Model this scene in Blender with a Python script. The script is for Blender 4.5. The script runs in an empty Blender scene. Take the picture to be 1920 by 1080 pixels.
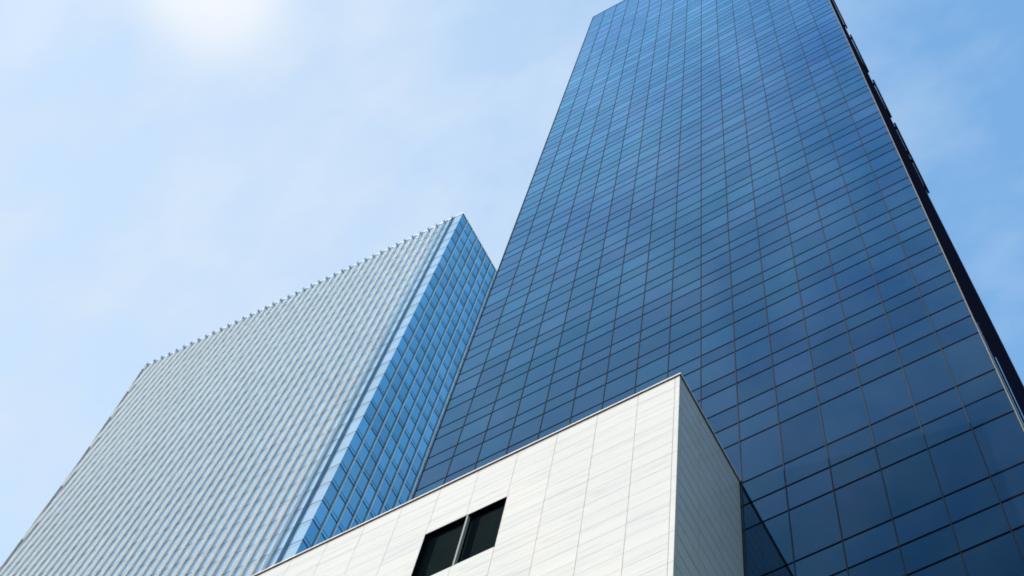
import bpy, math, random
from mathutils import Matrix, Vector
random.seed(7)
R = math.radians
scene = bpy.context.scene
col = scene.collection

# ------------------------------------------------------------------ camera
CAM = Vector((0, 0, 1.7))
RC = ((0.8677014518764996, 0.48566563889033176, 0.10593902780684929),      # camera right
      (-0.43450311971233063, 0.8445558006693425, -0.3129417493975797),     # camera down
      (-0.241456475108179, 0.2255091722236843, 0.9438455296664395))        # camera forward
cd = bpy.data.cameras.new('camera')
cam = bpy.data.objects.new('camera', cd)
col.objects.link(cam)
m3 = Matrix((RC[0], [-v for v in RC[1]], [-v for v in RC[2]])).transposed()
cam.matrix_world = Matrix.Translation(CAM) @ m3.to_4x4()
cd.sensor_width = 36.0
cd.lens = 3170.1 / 1920 * 36.0
cd.clip_start = 0.1
cd.clip_end = 6000
scene.camera = cam

# ------------------------------------------------------------------ light
SUN = Vector((-7.9, -4.21, 3.3)).normalized()          # towards the sun
EL = math.asin(SUN.z)
AZ = math.atan2(SUN.x, SUN.y)
w = bpy.data.worlds.new('World')
scene.world = w
w.use_nodes = True
nt = w.node_tree
nt.nodes.clear()
N, L = nt.nodes.new, nt.links.new
out = N('ShaderNodeOutputWorld'); bg = N('ShaderNodeBackground')
sky = N('ShaderNodeTexSky'); sky.sky_type = 'NISHITA'; sky.sun_disc = False
sky.sun_elevation = EL; sky.sun_rotation = AZ
sky.altitude = 50; sky.air_density = 1.0; sky.dust_density = 0.3; sky.ozone_density = 2.2
# thin high veil of cloud, denser on the sunward side of the sky
tc = N('ShaderNodeTexCoord')
dotn = N('ShaderNodeVectorMath'); dotn.operation = 'DOT_PRODUCT'
vd = Vector((-0.49, -0.03, 0.87)).normalized()
dotn.inputs[1].default_value = vd
L(tc.outputs['Generated'], dotn.inputs[0])
mr = N('ShaderNodeMapRange'); mr.interpolation_type = 'SMOOTHSTEP'
mr.inputs[1].default_value = 0.79; mr.inputs[2].default_value = 1.0
mr.inputs[3].default_value = 0.0; mr.inputs[4].default_value = 0.92
L(dotn.outputs['Value'], mr.inputs[0])
mp = N('ShaderNodeMapping'); mp.inputs['Scale'].default_value = (8, 14, 8); mp.inputs['Rotation'].default_value = (0, 0, 0.5)
L(tc.outputs['Generated'], mp.inputs[0])
nz = N('ShaderNodeTexNoise'); nz.inputs['Scale'].default_value = 1.6; nz.inputs['Detail'].default_value = 7; nz.inputs['Roughness'].default_value = 0.55
L(mp.outputs[0], nz.inputs['Vector'])
cl = N('ShaderNodeMapRange'); cl.inputs[1].default_value = 0.35; cl.inputs[2].default_value = 0.75; cl.inputs[3].default_value = -0.11; cl.inputs[4].default_value = 0.20
L(nz.outputs['Fac'], cl.inputs[0])
add = N('ShaderNodeMath'); add.operation = 'ADD'; add.use_clamp = True
L(mr.outputs[0], add.inputs[0]); L(cl.outputs[0], add.inputs[1])
sx = N('ShaderNodeSeparateXYZ'); L(tc.outputs['Generated'], sx.inputs[0])
bk = N('ShaderNodeMapRange'); bk.interpolation_type = 'SMOOTHSTEP'       # broken cloud added out of view, to brighten and mottle glass reflections
bk.inputs[1].default_value = -0.14; bk.inputs[2].default_value = 0.0; bk.inputs[3].default_value = 1.0; bk.inputs[4].default_value = 0.0
L(sx.outputs['Y'], bk.inputs[0])
nz2 = N('ShaderNodeTexNoise'); nz2.inputs['Scale'].default_value = 9.0; nz2.inputs['Detail'].default_value = 6; nz2.inputs['Roughness'].default_value = 0.6; nz2.inputs['Distortion'].default_value = 0.6
L(tc.outputs['Generated'], nz2.inputs['Vector'])
c2 = N('ShaderNodeMapRange'); c2.inputs[1].default_value = 0.42; c2.inputs[2].default_value = 0.68; c2.inputs[3].default_value = 0.0; c2.inputs[4].default_value = 0.6
L(nz2.outputs['Fac'], c2.inputs[0])
bm_ = N('ShaderNodeMath'); bm_.operation = 'MULTIPLY'; L(bk.outputs[0], bm_.inputs[0]); L(c2.outputs[0], bm_.inputs[1])

gd = N('ShaderNodeVectorMath'); gd.operation = 'DOT_PRODUCT'; gd.inputs[1].default_value = Vector((-0.3048, -0.0156, 0.9523)).normalized()  # lens glare put into the sky here; the sun stands elsewhere
L(tc.outputs['Generated'], gd.inputs[0])
gm = N('ShaderNodeMapRange'); gm.interpolation_type = 'SMOOTHERSTEP'
gm.inputs[1].default_value = 0.9972; gm.inputs[2].default_value = 1.0006; gm.inputs[3].default_value = 0.0; gm.inputs[4].default_value = 0.95
L(gd.outputs['Value'], gm.inputs[0])
glare = N('ShaderNodeMix'); glare.data_type = 'RGBA'; glare.inputs['B'].default_value = (2.25, 2.3, 2.4, 1)
mx = N('ShaderNodeMix'); mx.data_type = 'RGBA'
L(add.outputs[0], mx.inputs['Factor'])
tint = N('ShaderNodeMix'); tint.data_type = 'RGBA'; tint.blend_type = 'MULTIPLY'; tint.inputs['Factor'].default_value = 1.0
tint.inputs['B'].default_value = (1.02, 1.22, 1.16, 1)
L(sky.outputs[0], tint.inputs['A']); L(tint.outputs['Result'], mx.inputs['A'])
mx.inputs['B'].default_value = (1.54, 1.86, 2.26, 1)
gp = N('ShaderNodeMath'); gp.operation = 'POWER'; gp.inputs[1].default_value = 2.0; L(gm.outputs[0], gp.inputs[0]); L(gp.outputs[0], glare.inputs['Factor']); bc = N('ShaderNodeMix'); bc.data_type = 'RGBA'; bc.inputs['B'].default_value = (2.3, 2.45, 2.9, 1)
L(bm_.outputs[0], bc.inputs['Factor']); L(mx.outputs['Result'], bc.inputs['A']); L(bc.outputs['Result'], glare.inputs['A'])
L(glare.outputs['Result'], bg.inputs['Color'])
bg.inputs['Strength'].default_value = 0.15
L(bg.outputs[0], out.inputs[0])

sl = bpy.data.lights.new('sun', 'SUN')
sl.energy = 4.4; sl.angle = R(0.53); sl.color = (1.0, 0.90, 0.76)
so = bpy.data.objects.new('sun', sl); col.objects.link(so)
so.rotation_euler = SUN.to_track_quat('Z', 'Y').to_euler()
so.location = (-60, -40, 90)

vs = scene.view_settings
vs.view_transform = 'Standard'; vs.look = 'None'; vs.gamma = 1.0; vs.use_curve_mapping = False
vs.exposure = 1.5
scene.cycles.filter_width = 1.8
scene.cycles.max_bounces = 10
scene.cycles.diffuse_bounces = 5
scene.cycles.glossy_bounces = 6
scene.cycles.caustics_reflective = False
scene.cycles.caustics_refractive = False

# ------------------------------------------------------------------ helpers
class MB:
    def __init__(self):
        self.v = []; self.f = []; self.c = []
    def quad(self, a, b, c, d, rnd=0.5):
        i = len(self.v); self.v += [a, b, c, d]; self.f.append((i, i+1, i+2, i+3)); self.c.append(rnd)
    def hexa(self, p, rnd=0.5):
        # p: 8 points, bottom ring 0-3 (ccw from above), top ring 4-7
        i = len(self.v); self.v += [tuple(q) for q in p]
        for q in ((3, 2, 1, 0), (4, 5, 6, 7), (0, 1, 5, 4), (1, 2, 6, 5), (2, 3, 7, 6), (3, 0, 4, 7)):
            self.f.append(tuple(i+k for k in q)); self.c.append(rnd)
    def box(self, x0, x1, y0, y1, z0, z1, rnd=0.5):
        self.hexa([(x0, y0, z0), (x1, y0, z0), (x1, y1, z0), (x0, y1, z0),
                   (x0, y0, z1), (x1, y0, z1), (x1, y1, z1), (x0, y1, z1)], rnd)
    def fbox(self, fr, u0, u1, d0, d1, z0, z1, rnd=0.5):
        # box in a facade frame: u along the wall, d outward
        pts = [fr(u, d, z) for z in (z0, z1) for u, d in ((u0, d0), (u1, d0), (u1, d1), (u0, d1))]
        self.hexa(pts, rnd)
    def build(self, name, mat, parent=None, bevel=0.0):
        me = bpy.data.meshes.new(name)
        me.from_pydata(self.v, [], self.f)
        at = me.attributes.new('tone', 'FLOAT', 'FACE')
        at.data.foreach_set('value', self.c)
        me.validate(); me.update()
        o = bpy.data.objects.new(name, me); col.objects.link(o)
        o.data.materials.append(mat)
        fix_normals(me)
        if parent: o.parent = parent
        if bevel:
            md = o.modifiers.new('bevel', 'BEVEL'); md.width = bevel; md.segments = 2; md.limit_method = 'ANGLE'
        return o

def fix_normals(me):
    import bmesh
    bm = bmesh.new(); bm.from_mesh(me)
    bmesh.ops.recalc_face_normals(bm, faces=bm.faces)
    bm.to_mesh(me); bm.free()

def thing(name, label, cat, loc=(0, 0, 0)):
    o = bpy.data.objects.new(name, None); col.objects.link(o)
    o.location = loc
    o.empty_display_size = 2
    o['label'] = label; o['category'] = cat
    return o

def mat(name):
    m = bpy.data.materials.new(name); m.use_nodes = True
    t = m.node_tree; t.nodes.clear()
    o = t.nodes.new('ShaderNodeOutputMaterial')
    return m, t, o

def simple(name, c, rough=0.5, metal=0.0, spec=0.5, var=0.12, scale=3.0, stretch=(1, 1, 0.15)):
    m, t, o = mat(name)
    p = t.nodes.new('ShaderNodeBsdfPrincipled')
    p.inputs['Roughness'].default_value = rough; p.inputs['Metallic'].default_value = metal
    p.inputs['Specular IOR Level'].default_value = spec
    g = t.nodes.new('ShaderNodeNewGeometry')
    mp = t.nodes.new('ShaderNodeMapping'); mp.inputs['Scale'].default_value = stretch
    n = t.nodes.new('ShaderNodeTexNoise'); n.inputs['Scale'].default_value = scale; n.inputs['Detail'].default_value = 5
    t.links.new(g.outputs['Position'], mp.inputs[0]); t.links.new(mp.outputs[0], n.inputs['Vector'])
    r = t.nodes.new('ShaderNodeMapRange'); r.inputs[1].default_value = 0.25; r.inputs[2].default_value = 0.75
    r.inputs[3].default_value = 1 - var; r.inputs[4].default_value = 1 + var
    t.links.new(n.outputs['Fac'], r.inputs[0])
    vm = t.nodes.new('ShaderNodeVectorMath'); vm.operation = 'SCALE'; vm.inputs[0].default_value = c
    t.links.new(r.outputs[0], vm.inputs['Scale']); t.links.new(vm.outputs[0], p.inputs['Base Color'])
    t.links.new(p.outputs[0], o.inputs[0])
    return m

def glass(name, dark, tint, ior, f_min=0.0, f_max=1.0, rough=0.015, var=0.08, wob=0.004, hue=0.06):
    """opaque coated curtain-wall glass: tinted mirror over a dark body, Fresnel driven, slightly wavy"""
    m, t, o = mat(name)
    g = t.nodes.new('ShaderNodeNewGeometry')
    a = t.nodes.new('ShaderNodeAttribute'); a.attribute_name = 'tone'
    n = t.nodes.new('ShaderNodeTexNoise'); n.inputs['Scale'].default_value = 0.35; n.inputs['Detail'].default_value = 2
    t.links.new(g.outputs['Position'], n.inputs['Vector'])
    b = t.nodes.new('ShaderNodeBump'); b.inputs['Strength'].default_value = 1.0; b.inputs['Distance'].default_value = wob
    t.links.new(n.outputs['Fac'], b.inputs['Height'])
    fr = t.nodes.new('ShaderNodeFresnel'); fr.inputs['IOR'].default_value = ior
    r = t.nodes.new('ShaderNodeMapRange'); r.inputs[3].default_value = f_min; r.inputs[4].default_value = f_max
    t.links.new(fr.outputs[0], r.inputs[0])
    tr = t.nodes.new('ShaderNodeMapRange'); tr.inputs[3].default_value = 1 - var; tr.inputs[4].default_value = 1 + var
    t.links.new(a.outputs['Fac'], tr.inputs[0])
    vm = t.nodes.new('ShaderNodeVectorMath'); vm.operation = 'SCALE'
    n3 = t.nodes.new('ShaderNodeTexNoise'); n3.inputs['Scale'].default_value = 0.11; n3.inputs['Detail'].default_value = 3
    t.links.new(g.outputs['Position'], n3.inputs['Vector'])
    fm = t.nodes.new('ShaderNodeMath'); fm.operation = 'MULTIPLY_ADD'; fm.inputs[1].default_value = 7.31; t.links.new(a.outputs['Fac'], fm.inputs[0])
    fq = t.nodes.new('ShaderNodeMath'); fq.operation = 'FRACT'; t.links.new(fm.outputs[0], fq.inputs[0])
    ha = t.nodes.new('ShaderNodeMath'); ha.operation = 'MULTIPLY_ADD'; ha.inputs[1].default_value = 0.45; t.links.new(fq.outputs[0], ha.inputs[0])
    hb = t.nodes.new('ShaderNodeMapRange'); hb.inputs[1].default_value = 0.3; hb.inputs[2].default_value = 0.7; hb.inputs[3].default_value = 0.0; hb.inputs[4].default_value = 0.55
    t.links.new(n3.outputs['Fac'], hb.inputs[0]); t.links.new(hb.outputs[0], ha.inputs[2])
    hm = t.nodes.new('ShaderNodeMix'); hm.data_type = 'RGBA'
    hm.inputs['A'].default_value = (tint[0]*(1-hue), tint[1]*(1+hue*0.5), tint[2]*(1-hue*0.12), 1)
    hm.inputs['B'].default_value = (tint[0]*(1+hue), tint[1]*(1-hue*0.5), tint[2]*(1+hue*0.06), 1)
    t.links.new(ha.outputs[0], hm.inputs['Factor']); t.links.new(hm.outputs['Result'], vm.inputs[0])
    t.links.new(tr.outputs[0], vm.inputs['Scale'])
    gl = t.nodes.new('ShaderNodeBsdfGlossy'); gl.inputs['Roughness'].default_value = rough
    t.links.new(vm.outputs[0], gl.inputs['Color']); t.links.new(b.outputs[0], gl.inputs['Normal'])
    df = t.nodes.new('ShaderNodeBsdfDiffuse'); df.inputs['Color'].default_value = (*dark, 1)
    mxs = t.nodes.new('ShaderNodeMixShader')
    t.links.new(r.outputs[0], mxs.inputs[0]); t.links.new(df.outputs[0], mxs.inputs[1]); t.links.new(gl.outputs[0], mxs.inputs[2])
    t.links.new(mxs.outputs[0], o.inputs[0])
    return m

def marble(name):
    m, t, o = mat(name)
    nn = t.nodes.new; lk = t.links.new
    g = nn('ShaderNodeNewGeometry')
    a = nn('ShaderNodeAttribute'); a.attribute_name = 'tone'
    # shift the stone's figure slab by slab
    off = nn('ShaderNodeVectorMath'); off.operation = 'SCALE'; off.inputs[0].default_value = (37.0, 53.0, 71.0)
    lk(a.outputs['Fac'], off.inputs['Scale'])
    ad = nn('ShaderNodeVectorMath'); ad.operation = 'ADD'
    lk(g.outputs['Position'], ad.inputs[0]); lk(off.outputs[0], ad.inputs[1])
    mp = nn('ShaderNodeMapping'); mp.inputs['Rotation'].default_value = (0.10, 0.16, 0); mp.inputs['Scale'].default_value = (0.13, 0.13, 2.4)
    lk(ad.outputs[0], mp.inputs[0])
    n1 = nn('ShaderNodeTexNoise'); n1.inputs['Scale'].default_value = 1.3; n1.inputs['Detail'].default_value = 6; n1.inputs['Roughness'].default_value = 0.6; n1.inputs['Distortion'].default_value = 0.5
    lk(mp.outputs[0], n1.inputs['Vector'])
    rv = nn('ShaderNodeValToRGB')
    e = rv.color_ramp.elements
    e[0].position = 0.28; e[0].color = (0.352, 0.337, 0.322, 1)
    e[1].position = 0.47; e[1].color = (0.388, 0.364, 0.335, 1)
    e2 = rv.color_ramp.elements.new(0.40); e2.color = (0.378, 0.357, 0.331, 1)
    e3 = rv.color_ramp.elements.new(0.66); e3.color = (0.396, 0.371, 0.341, 1)
    lk(n1.outputs['Fac'], rv.inputs[0])
    # thin darker veins
    mp2 = nn('ShaderNodeMapping'); mp2.inputs['Rotation'].default_value = (0.12, 0.2, 0); mp2.inputs['Scale'].default_value = (0.07, 0.07, 1.5)
    lk(ad.outputs[0], mp2.inputs[0])
    n2 = nn('ShaderNodeTexNoise'); n2.inputs['Scale'].default_value = 1.0; n2.inputs['Detail'].default_value = 3; n2.inputs['Distortion'].default_value = 0.8
    lk(mp2.outputs[0], n2.inputs['Vector'])
    s = nn('ShaderNodeMath'); s.operation = 'SUBTRACT'; s.inputs[1].default_value = 0.5; lk(n2.outputs['Fac'], s.inputs[0])
    ab = nn('ShaderNodeMath'); ab.operation = 'ABSOLUTE'; lk(s.outputs[0], ab.inputs[0])
    vr = nn('ShaderNodeMapRange'); vr.inputs[1].default_value = 0.0; vr.inputs[2].default_value = 0.022; vr.inputs[3].default_value = 0.89; vr.inputs[4].default_value = 1.0
    lk(ab.outputs[0], vr.inputs[0])
    tn = nn('ShaderNodeMapRange'); tn.inputs[3].default_value = 0.975; tn.inputs[4].default_value = 1.015
    lk(a.outputs['Fac'], tn.inputs[0])
    mu = nn('ShaderNodeMath'); mu.operation = 'MULTIPLY'; lk(vr.outputs[0], mu.inputs[0]); lk(tn.outputs[0], mu.inputs[1])
    vm = nn('ShaderNodeVectorMath'); vm.operation = 'SCALE'; lk(rv.outputs[0], vm.inputs[0]); lk(mu.outputs[0], vm.inputs['Scale'])
    p = nn('ShaderNodeBsdfPrincipled'); p.inputs['Roughness'].default_value = 0.08; p.inputs['IOR'].default_value = 1.85
    lk(vm.outputs[0], p.inputs['Base Color'])
    lk(p.outputs[0], o.inputs[0])
    return m

M_stone = marble('polished_marble')
M_joint = simple('joint_mortar', (0.20, 0.20, 0.21), 0.8)
M_tglass = glass('dark_blue_glass', (0.003, 0.006, 0.014), (0.46, 0.97, 1.44), 1.5, -0.05, var=0.09, hue=0.10)
M_pglass = glass('pale_coated_glass', (0.155, 0.215, 0.28), (0.72, 0.93, 1.10), 1.5, 0.22, 1.0, wob=0.003, var=0.10)
M_shadeglass = glass('shaded_pale_glass', (0.04, 0.10, 0.16), (0.46, 0.92, 1.16), 1.5, 0.34, 1.0, wob=0.004, var=0.16)  # copy of the pale glass with the narrow face's shade in its colour
M_mull = simple('dull_aluminium', (0.032, 0.034, 0.037), 0.9, 0.0, 0.0)
M_black = simple('black_gasket', (0.004, 0.004, 0.007), 1.0, 0.0, 0.0)
M_dark = simple('dark_side_cladding', (0.006, 0.006, 0.014), 1.0, 0.0, 0.0)
M_edge = simple('edge_aluminium', (0.12, 0.115, 0.105), 0.8, 0.0, 0.05)
M_div = simple('light_grey_bar', (0.20, 0.20, 0.19), 0.7, 0.0, 0.1)
M_fin = simple('pale_fin_metal', (0.84, 0.80, 0.78), 0.6, 0.0, 0.15, 0.05)
M_trans = simple('dark_transom', (0.022, 0.032, 0.045), 0.9, 0.0, 0.05)
M_ltrans = simple('slate_transom', (0.045, 0.065, 0.085), 0.9, 0.0, 0.05)
M_pmull = simple('blue_grey_mullion', (0.30, 0.36, 0.42), 0.6, 0.0, 0.1)
M_finshade = simple('shaded_fin_metal', (0.20, 0.29, 0.40), 0.5, 0.0, 0.1)  # shade of the corner fin and fin tips put into the colour
M_fingrey = simple('grey_metal', (0.30, 0.33, 0.36), 0.6, 0.0, 0.1)
M_white = simple('white_coping', (0.80, 0.80, 0.80), 0.4, var=0.04)
M_coping = simple('light_coping_metal', (0.62, 0.60, 0.60), 0.35)
M_soffit = simple('maroon_soffit_shade', (0.055, 0.018, 0.020), 0.5)  # shade under the coping and its colour fringe put into this tone
M_louv = simple('dark_louvre_metal', (0.011, 0.018, 0.021), 0.9, 0.0, 0.0)
M_frame = simple('black_frame', (0.003, 0.004, 0.007), 0.9, 0.0, 0.0)
M_core = simple('tower_core', (0.01, 0.012, 0.018), 0.9)
M_roof = simple('roof_gravel', (0.25, 0.25, 0.24), 0.9, scale=40, stretch=(1, 1, 1))

# ------------------------------------------------------------------ ground
def ground_material():
    m, t, o = mat('paving')
    nn = t.nodes.new; lk = t.links.new
    g = nn('ShaderNodeNewGeometry')
    b = nn('ShaderNodeTexBrick'); b.inputs['Scale'].default_value = 1.0
    b.inputs['Color1'].default_value = (0.10, 0.10, 0.10, 1); b.inputs['Color2'].default_value = (0.13, 0.13, 0.125, 1); b.inputs['Mortar'].default_value = (0.12, 0.12, 0.12, 1)
    b.inputs['Mortar Size'].default_value = 0.008
    lk(g.outputs['Position'], b.inputs['Vector'])
    p = nn('ShaderNodeBsdfPrincipled'); p.inputs['Roughness'].default_value = 0.8
    lk(b.outputs['Color'], p.inputs['Base Color']); lk(p.outputs[0], o.inputs[0])
    return m
gb = MB()
gb.quad((-1500, -1500, 0), (1500, -1500, 0), (1500, 1500, 0), (-1500, 1500, 0))
g = gb.build('ground', ground_material()); g['kind'] = 'structure'

# ------------------------------------------------------------------ projection (only to know which repeats show largest)
def to_px(p):
    q = Vector(p) - CAM
    c = [sum(RC[i][k]*q[k] for k in range(3)) for i in range(3)]
    if c[2] <= 0: return None
    return (960 + 3170.1*c[0]/c[2], 540 + 3170.1*c[1]/c[2])
YT = 21.437; YW = 17.225; XW = -9.643; ZW = 50.906 + 1.7; XT0 = -24.60; XT1 = -0.55; ZT = 188.77 + 1.7
def shown_area(pts, behind_tower=False):
    pp = [to_px(p) for p in pts]
    if any(p is None for p in pp): return 0
    cx = sum(p[0] for p in pp)/4; cy = sum(p[1] for p in pp)/4
    if not (-20 < cx < 1940 and -20 < cy < 1100): return 0
    c = sum((Vector(p) for p in pts), Vector())/4 - CAM
    s = YW/c.y
    if c.x*s < XW and c.z*s < ZW-1.7: return 0
    if behind_tower:
        s = YT/c.y
        if XT0 < c.x*s < XT1 and c.z*s < ZT-1.7: return 0
    return abs(sum(pp[i][0]*pp[(i+1) % 4][1]-pp[(i+1) % 4][0]*pp[i][1] for i in range(4)))/2

# ================================================================== DARK GLASS TOWER
tower = thing('glass_tower', 'tall dark blue glass skyscraper with a flat reflecting grid, right of the ribbed tower',
              'skyscraper', ((XT0+XT1)/2, YT+10, 0))
tower_inv = Matrix.Translation(-tower.location)
def part(mb, name, m, parent, root, bevel=0.0):
    mb.v = [tuple(Vector(p)-root.location) for p in mb.v]
    return mb.build(name, m, parent, bevel)

rows = [50.80, 49.10, 47.39, 44.03, 42.34, 40.67, 37.3, 35.6, 33.9, 30.5, 28.8, 27.1, 23.7, 22.0, 20.3, 16.9, 15.2, 13.5, 10.1, 6.5, 3.0, -1.5]
seq = [159.17, 158.1, 156.51, 154.01, 152.07, 149.77, 148.47, 146.44, 145.17, 142.95, 141.71, 139.57, 138.23, 136.04, 134.77, 132.61, 131.35,
       129.21, 127.92, 125.84, 124.53, 122.45, 121.13, 118.98, 117.70, 115.47, 114.22, 112.07, 110.82, 108.74, 107.39, 105.24, 103.95, 101.88,
       100.61, 98.49, 97.23, 95.05, 93.80, 91.70, 90.38, 88.28, 86.92, 84.83, 83.53, 81.48, 80.12, 78.02, 76.74, 74.67, 73.35, 71.22, 69.9,
       67.83, 66.49, 64.43, 63.1, 60.99, 59.69, 57.58, 55.90, 54.20]
top = []
z = 159.17
while z + 3.45 < 187.5:
    top += [z+1.30, z+3.41]; z += 3.41
top += [z+1.3, 188.77]
rows = sorted(set([r+1.7 for r in rows+seq+top]))
rows = [max(r, 0.2) for r in rows]

COLX = [XT0 + 0.027 + 1.5*i for i in range(17)]
for i, dx in ((12, 0.01), (13, 0.05), (14, 0.08), (15, -0.01)): COLX[i] += dx
def interp(tab, z):
    if z <= tab[0][0]: return tab[0][1]
    for (z0, u0), (z1, u1) in zip(tab, tab[1:]):
        if z <= z1: return u0+(u1-u0)*(z-z0)/(z1-z0)
    return tab[-1][1]
XR_TAB = [(1.7, -0.745), (50.7, -0.725), (65.7, -0.70), (127.7, -0.57), (192, -0.50)]     # right-hand edge of the glass
XB_TAB = [(1.7, -0.28), (70, -0.30), (79.5, -0.32), (90.5, -0.36), (101, -0.40), (123, -0.42), (139, -0.47), (162, -0.53), (192, -0.50)]  # back edge of the side wall
def xr(z): return interp(XR_TAB, z)
def xb(z): return interp(XB_TAB, z)
mbc = MB()
mbc.box(XT0+0.05, -1.20, YT+0.06, YT+9.4, 0, ZT-0.05)
part(mbc, 'tower_body', M_core, tower, tower)
mbr = MB(); mbr.box(XT0, XT1, YT-0.02, YT+9.45, ZT-0.05+0.003, ZT+0.12)
part(mbr, 'roof', M_trans, tower, tower)

panes = []
for j in range(len(rows)-1):
    for i in range(16):
        x0, x1, z0, z1 = COLX[i]+0.019, COLX[i+1]-0.019, rows[j]+0.046, rows[j+1]-0.046
        if i == 15: x1 = xr((z0+z1)/2)-0.03
        ar = shown_area([(x0, YT, z0), (x1, YT, z0), (x1, YT, z1), (x0, YT, z1)])
        panes.append((ar, x0, x1, z0, z1))
panes.sort(key=lambda p: -p[0])
def pane_box(mb, x0, x1, z0, z1):
    t = random.random()
    a = random.gauss(0, 0.0007)*(x1-x0); b = random.gauss(0, 0.0007)*(z1-z0)
    y = [YT + s1*a/2 + s2*b/2 for s1, s2 in ((-1, -1), (1, -1), (1, 1), (-1, 1))]
    q = YT+0.03
    mb.hexa([(x0, y[0], z0), (x1, y[1], z0), (x1, q, z0), (x0, q, z0), (x0, y[3], z1), (x1, y[2], z1), (x1, q, z1), (x0, q, z1)], t)
for ar, x0, x1, z0, z1 in panes[:100]:
    mb = MB(); pane_box(mb, x0, x1, z0, z1); part(mb, 'glass_pane', M_tglass, tower, tower)
mb = MB()
for ar, x0, x1, z0, z1 in panes[100:]: pane_box(mb, x0, x1, z0, z1)
o = part(mb, 'glass_pane', M_tglass, tower, tower); o['kind'] = 'stuff'
for i in range(1, 16):
    mb = MB(); mb.box(COLX[i]-0.016, COLX[i]+0.016, YT-0.022, YT+0.05, 0.2, ZT-0.08)
    part(mb, 'mullion', M_mull, tower, tower)
rr = sorted(rows[1:-1])
def transom(mb, z):
    for i in range(16):
        mb.box(COLX[i]+0.018, COLX[i+1]-0.018 if i < 15 else xr(z)-0.032, YT-0.008, YT+0.05, z-0.045, z+0.045)
for z in rr[:100]:
    mb = MB(); transom(mb, z); part(mb, 'transom', M_black, tower, tower)
mb = MB()
for z in rr[100:]: transom(mb, z)
o = part(mb, 'transom', M_black, tower, tower); o['kind'] = 'stuff'
# corner trims
mb = MB(); mb.box(XT0-0.02, XT0+0.045, YT-0.03, YT+0.055, 0.1, ZT-0.06); part(mb, 'corner_trim', M_mull, tower, tower)
ZL = sorted([0.1] + [t[0] for t in XR_TAB[:-1]] + [t[0] for t in XB_TAB[1:-1]] + [ZT-0.06])
mb = MB()
for z0, z1 in zip(ZL, ZL[1:]):
    mb.hexa([(xr(z0)-0.028, YT-0.03, z0), (xr(z0)+0.01, YT-0.03, z0), (xr(z0)+0.01, YT+0.055, z0), (xr(z0)-0.028, YT+0.055, z0),
             (xr(z1)-0.028, YT-0.03, z1), (xr(z1)+0.01, YT-0.03, z1), (xr(z1)+0.01, YT+0.055, z1), (xr(z1)-0.028, YT+0.055, z1)])
part(mb, 'corner_trim', M_edge, tower, tower)
# right-hand side wall: dark cladding in storey-high courses
YB = YT+8.6
def xside(y, z): return xr(z)+(xb(z)-xr(z))*(y-YT)/(YB-YT)
mb = MB()
z = 0.1
while z < ZT-0.1:
    z2 = min(z+1.705, ZT-0.06); a, b = z+0.012, z2-0.012
    y0, y1 = YT+0.06, YB+0.5
    mb.hexa([(-1.19, y0, a), (xside(y0, a)-0.01, y0, a), (xside(y1, a)-0.01, y1, a), (-1.19, y1, a),
             (-1.19, y0, b), (xside(y0, b)-0.01, y0, b), (xside(y1, b)-0.01, y1, b), (-1.19, y1, b)], random.random())
    z = z2
part(mb, 'side_wall', M_dark, tower, tower)
for y0, y1, zt in ((YT+0.45, YT+0.52, 58.0), (YT+1.5, YT+1.6, 57.0), (YT+1.9, YT+1.95, 50.0)):
    mb = MB()
    mb.hexa([(xside(y0, 0.2)-0.009, y0, 0.2), (xside(y0, 0.2)+0.004, y0, 0.2), (xside(y1, 0.2)+0.004, y1, 0.2), (xside(y1, 0.2)-0.009, y1, 0.2),
             (xside(y0, zt)-0.009, y0, zt), (xside(y0, zt)+0.004, y0, zt), (xside(y1, zt)+0.004, y1, zt), (xside(y1, zt)-0.009, y1, zt)])
    part(mb, 'glass_strip', M_pglass, tower, tower)
for z0, z1 in ((160.2, 188.9), (138.7, 155.3), (121.6, 134.4), (109.7, 118.9), (100.6, 109.35)):
    mb = MB()
    xm = xb((z0+z1)/2+1.7)
    mb.box(xm+0.015, xm+0.15, YB+0.02, YB+0.40, z0+2.0, z1+1.5)
    for zq in (z0+2.6, z1+0.6):
        mb.box(-0.75, xm+0.014, YB+0.1, YB+0.3, zq, zq+0.2)
    part(mb, 'side_screen', M_dark, tower, tower)

# ================================================================== PALE RIBBED TOWER
PC = Vector((-59.689, 42.0, 0)); PL = Vector((-113.5275, 40.4747, 0))
U = (PL-PC).normalized(); NO = Vector((U.y, -U.x, 0))
if NO.y > 0: NO = -NO
ZP = 230.264 + 1.7
pale = thing('ribbed_tower', 'pale silver blue office tower with close vertical fins, left of the dark tower', 'skyscraper', tuple(PC))
def frL(u, d, z): p = PC + U*u + NO*d; return (p.x, p.y, z)
def frR(u, d, z): return (PC.x + d, PC.y + u, z)        # u along +Y, d outward (+X)
EDGE = [(0, 40.0), (60, 42.5), (122, 45.0), (160.4, 46.95), (190.6, 49.5), (213.3, 52.1), (ZP, 54.45)]
def edge_u(z):
    for (z0, u0), (z1, u1) in zip(EDGE, EDGE[1:]):
        if z <= z1: return u0+(u1-u0)*(z-z0)/(z1-z0)
    return EDGE[-1][1]
def edge_z(u):   # lowest height at which the facade is at least u wide
    if u <= EDGE[0][1]: return 0.2
    for (z0, u0), (z1, u1) in zip(EDGE, EDGE[1:]):
        if u <= u1: return z0+(z1-z0)*(u-u0)/(u1-u0)
    return ZP
floors = [226.0+1.7-3.935*k for k in range(58)]
floors = [f for f in floors if f > 1] + []
bands = sorted([0.2]+floors+[ZP-0.05])
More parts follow.
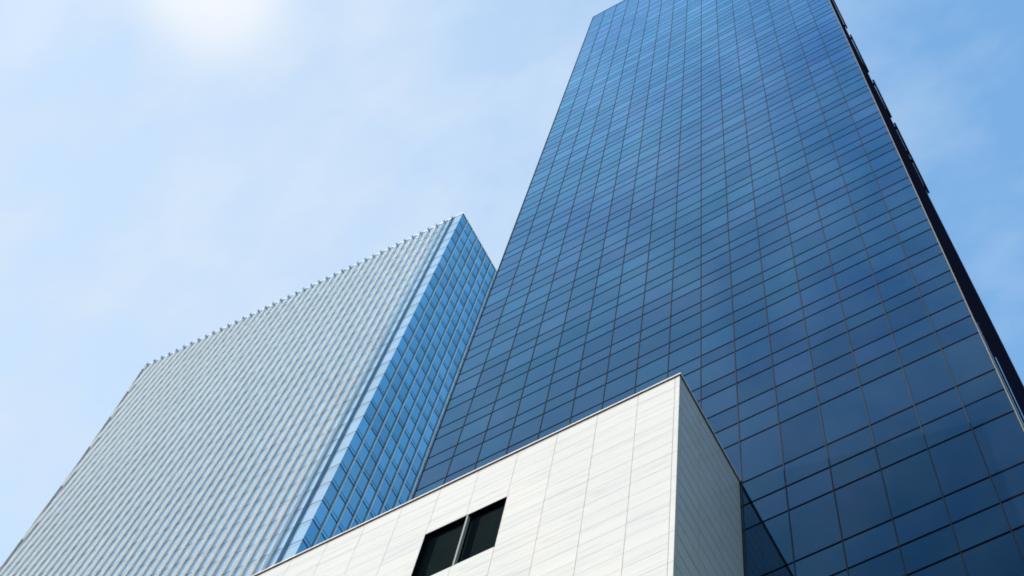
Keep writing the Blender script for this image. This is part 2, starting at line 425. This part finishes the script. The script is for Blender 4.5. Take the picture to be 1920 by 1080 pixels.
# body: prism that widens upwards on the left
mb = MB()
DEP = 26.0
for (z0, u0), (z1, u1) in zip(EDGE, EDGE[1:]):
    zt = z1 - (0.06 if z1 == ZP else 0)
    back = lambda u, z: (PC.x+U.x*u, PC.y+DEP, z)
    mb.hexa([frL(0.03, -0.06, z0), frL(u0-0.05, -0.06, z0), back(u0-0.05, z0), (PC.x-0.06, PC.y+DEP, z0),
             frL(0.03, -0.06, zt), frL(u1-0.05, -0.06, zt), back(u1-0.05, zt), (PC.x-0.06, PC.y+DEP, zt)])
part(mb, 'tower_body', M_core, pale, pale)

FU = [1.65] + [2.96 + 1.311*k for k in range(40)]
colsL = [0.0] + FU
pl = []
for i in range(len(colsL)):
    u0 = colsL[i]; u1 = colsL[i+1] if i+1 < len(colsL) else u0+1.311
    for j in range(len(bands)-1):
        z0, z1 = bands[j], bands[j+1]
        a0 = min(u1, edge_u(z0)); a1 = min(u1, edge_u(z1))
        if a1 <= u0+0.08: continue
        a0 = max(a0, u0+0.04)
        pl.append(('L', u0, a0, a1, z0, z1))
nR = 19
colsR = [0.0] + [1.29 + 1.375*k for k in range(nR-1)]
for i in range(nR):
    u0 = colsR[i]; u1 = colsR[i+1] if i+1 < nR else DEP
    if u0 > DEP-0.1: continue
    for j in range(len(bands)-1):
        pl.append(('R', u0, min(u1, DEP), min(u1, DEP), bands[j], bands[j+1]))
def pale_pane(mb, s, u0, a0, a1, z0, z1):
    fr = frL if s == 'L' else frR
    b, e = z0+0.05, z1-0.05
    t = random.random()
    w0 = random.gauss(0, 0.0012); w1 = random.gauss(0, 0.0012)
    mb.hexa([fr(u0+0.01, 0.0+w0, b), fr(a0-0.01, 0.0-w0, b), fr(a0-0.01, -0.04, b), fr(u0+0.01, -0.04, b),
             fr(u0+0.01, w1, e), fr(a1-0.01, -w1, e), fr(a1-0.01, -0.04, e), fr(u0+0.01, -0.04, e)], t)
def pane_area(p):
    s, u0, a0, a1, z0, z1 = p
    fr = frL if s == 'L' else frR
    return shown_area([fr(u0, 0, z0), fr(a0, 0, z0), fr(a1, 0, z1), fr(u0, 0, z1)], True)
pl.sort(key=lambda p: -pane_area(p))
for p in pl[:100]:
    mb = MB(); pale_pane(mb, *p); part(mb, 'glass_pane', M_pglass if p[0] == 'L' else M_shadeglass, pale, pale)  # narrow face gets the darkened glass copy
mb = MB()
mi = []
for p in pl[100:]:
    pale_pane(mb, *p); mi += [0 if p[0] == 'L' else 1]*6
o = part(mb, 'glass_pane', M_pglass, pale, pale); o['kind'] = 'stuff'
o.data.materials.append(M_shadeglass); o.data.polygons.foreach_set('material_index', mi); o.data.update()
# fins on the wide face
FD = 0.285; FT = 0.03
for i, u in enumerate(FU):
    zb = edge_z(u+0.1)
    if zb > ZP-0.5: continue
    mb = MB()
    d = FD if i else 0.24            # a wedge-shaped blade, knife edge outwards
    mb.hexa([frL(u-FT, 0.005, zb), frL(u+FT, 0.005, zb), frL(u+0.002, d, zb), frL(u-0.002, d, zb),
             frL(u-FT, 0.005, ZP-0.43), frL(u+FT, 0.005, ZP-0.43), frL(u+0.002, d, ZP-0.43), frL(u-0.002, d, ZP-0.43)])
    fo = part(mb, 'fin', M_finshade if i == 0 else M_fin, pale, pale)  # corner fin's shade is coloured in
    tip = MB()
    tip.hexa([frL(u-FT, 0.005, ZP-0.42), frL(u+FT, 0.005, ZP-0.42), frL(u+FT, d+0.02, ZP-0.42), frL(u-FT, d+0.02, ZP-0.42),
              frL(u-FT, 0.005, ZP+0.20), frL(u+FT, 0.005, ZP+0.20), frL(u+FT, d+0.05, ZP+0.34), frL(u-FT, d+0.05, ZP+0.34)])
    part(tip, 'shaded_fin_tip', M_finshade, fo, pale)  # tip coloured dark for the bounce light it lacks
# transoms (a heavy and a thin line each storey)
for z in floors:
    mb = MB(); e = edge_u(z)
    mb.fbox(frL, 0.005, e-0.1, -0.03, 0.012, z-0.06, z+0.06)
    mb.fbox(frL, 0.005, e-0.1, -0.03, 0.008, z-0.65, z-0.62)
    part(mb, 'transom', M_ltrans, pale, pale)
    mb = MB()
    mb.fbox(frR, 0.005, DEP, -0.03, 0.012, z-0.11, z+0.11)
    mb.fbox(frR, 0.005, DEP, -0.03, 0.008, z+0.66, z+0.74)
    part(mb, 'transom', M_trans, pale, pale)
for u in colsR[1:]:
    mb = MB(); mb.fbox(frR, u-0.07, u+0.07, 0.013, 0.17, 0.2, ZP-0.1); part(mb, 'mullion', M_pmull, pale, pale)
# coping and slanted end frame
mb = MB()
mb.fbox(frL, -0.05, EDGE[-1][1], -0.5, 0.06, ZP-0.05, ZP+0.22)
part(mb, 'coping', M_white, pale, pale)
mb = MB()
mb.fbox(frR, 0.06, DEP, -0.5, 0.10, ZP-0.05, ZP+0.20)
part(mb, 'coping', M_fin, pale, pale)
for nm, ua, ub, d in (('end_frame', 0.0, 0.06, 0.26), ('end_bead', -0.50, -0.42, 0.10)):
    mb = MB()
    for (z0, u0), (z1, u1) in zip(EDGE, EDGE[1:]):
        mb.hexa([frL(u0+ua, -0.04, z0), frL(u0+ub, -0.04, z0), frL(u0+ub, d, z0), frL(u0+ua, d, z0),
                 frL(u1+ua, -0.04, z1), frL(u1+ub, -0.04, z1), frL(u1+ub, d, z1), frL(u1+ua, d, z1)])
    part(mb, nm, M_fingrey, pale, pale)

# ================================================================== WHITE STONE BUILDING
block = thing('stone_building', 'low white marble clad building with a black louvred vent, below the dark tower', 'building', (-27, YW+2.1, 0))
X_END = -46.0
cols_w = [XW-0.0, -9.815, -11.15] + [-11.15-1.487*k for k in range(1, 24)]
zs = []
z = 50.906
crs = [50.906, 50.07] + [50.07-0.8535*k for k in range(1, 62)]
crs = [c+1.7 for c in crs if c > -1.2] + [0.0]
mb = MB()
mb.box(X_END, -18.66, YW+0.03, YT-0.02, 0, ZW-0.03)
mb.box(-18.66, -15.58, YW+0.42, YT-0.02, 0, ZW-0.03)
mb.box(-15.58, XW-0.03, YW+0.03, YT-0.02, 0, ZW-0.03)
VX0, VX1, VZ0, VZ1 = -18.60, -15.615, 44.10+1.7, 47.50+1.7
mb.box(-18.66, -15.58, YW+0.03, YW+0.42, 0, VZ0-0.02)
mb.box(-18.66, -15.58, YW+0.03, YW+0.42, VZ1+0.02, ZW-0.03)
part(mb, 'backing_wall', M_joint, block, block)
J = 0.006
front = MB()
def slab(mb, x0, x1, z0, z1):
    if x1 < X_END: return
    t = random.random(); y = YW + random.gauss(0, 0.0006)
    mb.box(max(x0, X_END)+J, x1-J, y, YW+0.028, z0+J, z1-J, t)
for i in range(len(cols_w)-1):
    x1, x0 = cols_w[i], cols_w[i+1]
    if i == 0:
        cc = [crs[0]] + crs[1::2]
    else:
        cc = crs
    for a, b in zip(cc, cc[1:]):
        xm = (x0+x1)/2; zm = (a+b)/2
        if -18.65 < xm < -15.6 and VZ0 < zm < VZ1: continue
        if a-b < 0.05: continue
        slab(front, x0, x1 - (0.0 if i else 0.0), b, a)
part(front, 'front_wall', M_stone, block, block)
side = MB()
ys = [YW+0.03, YW+0.16, 18.565, 19.97, YT-0.03]
for i in range(4):
    cc = [crs[0]] + crs[1::2] if i == 0 else crs
    for a, b in zip(cc, cc[1:]):
        if a-b < 0.05: continue
        x = XW + random.gauss(0, 0.0006)
        side.box(XW-0.028, x, ys[i]+0.008, ys[i+1]-0.008, b+0.020, a-0.020, random.random())
part(side, 'side_wall', M_stone, block, block)
mb = MB(); mb.box(XW-0.0298, XW-0.0283, YW+0.035, YT-0.025, 0.05, ZW-0.035); part(mb, 'joint_backing', M_black, block, block)
mb = MB()
mb.box(X_END, XW+0.05, YW-0.05, YT-0.02, ZW+0.04, ZW+0.10)
part(mb, 'coping', M_coping, block, block, 0.006)
mb = MB()
mb.box(X_END, XW+0.045, YW-0.045, YT-0.02, ZW-0.012, ZW+0.037)
part(mb, 'soffit_shade', M_soffit, block, block)  # dark strip painted for the shade below the coping
# louvred vent
vent = MB()
fy0, fy1 = YW+0.004, YW+0.40
vent.box(VX0-0.03, VX0+0.02, fy0, fy1, VZ0, VZ1)
vent.box(VX1-0.02, VX1+0.03, fy0, fy1, VZ0, VZ1)
vent.box(VX0+0.021, VX1-0.021, fy0, fy1, VZ1-0.03, VZ1)
vent.box(VX0+0.021, VX1-0.021, fy0, fy1, VZ0, VZ0+0.03)
vf = part(vent, 'vent', M_frame, block, block)
mb = MB(); mb.box(VX0+0.022, VX1-0.022, YW+0.37, YW+0.39, VZ0+0.032, VZ1-0.032); part(mb, 'vent_backing', M_frame, vf, block)
mb = MB(); mb.box(-17.07, -17.01, YW+0.01, YW+0.13, VZ0+0.031, VZ1-0.031); part(mb, 'divider', M_div, vf, block)
for x0, x1 in ((VX0+0.03, -17.09), (-16.995, VX1-0.03)):
    mb = MB()
    nb = 29
    for q in range(nb):
        zc = VZ0+0.06+(VZ1-VZ0-0.14)*q/(nb-1)
        y0 = YW+0.20
        mb.box(x0, x1, y0, y0+0.012, zc-0.026, zc+0.026)
        mb.hexa([(x0, y0+0.012, zc+0.012), (x1, y0+0.012, zc+0.012), (x1, y0+0.10, zc+0.05), (x0, y0+0.10, zc+0.05),
                 (x0, y0+0.012, zc+0.020), (x1, y0+0.012, zc+0.020), (x1, y0+0.10, zc+0.058), (x0, y0+0.10, zc+0.058)])
    part(mb, 'louvre_slats', M_louv, vf, block)
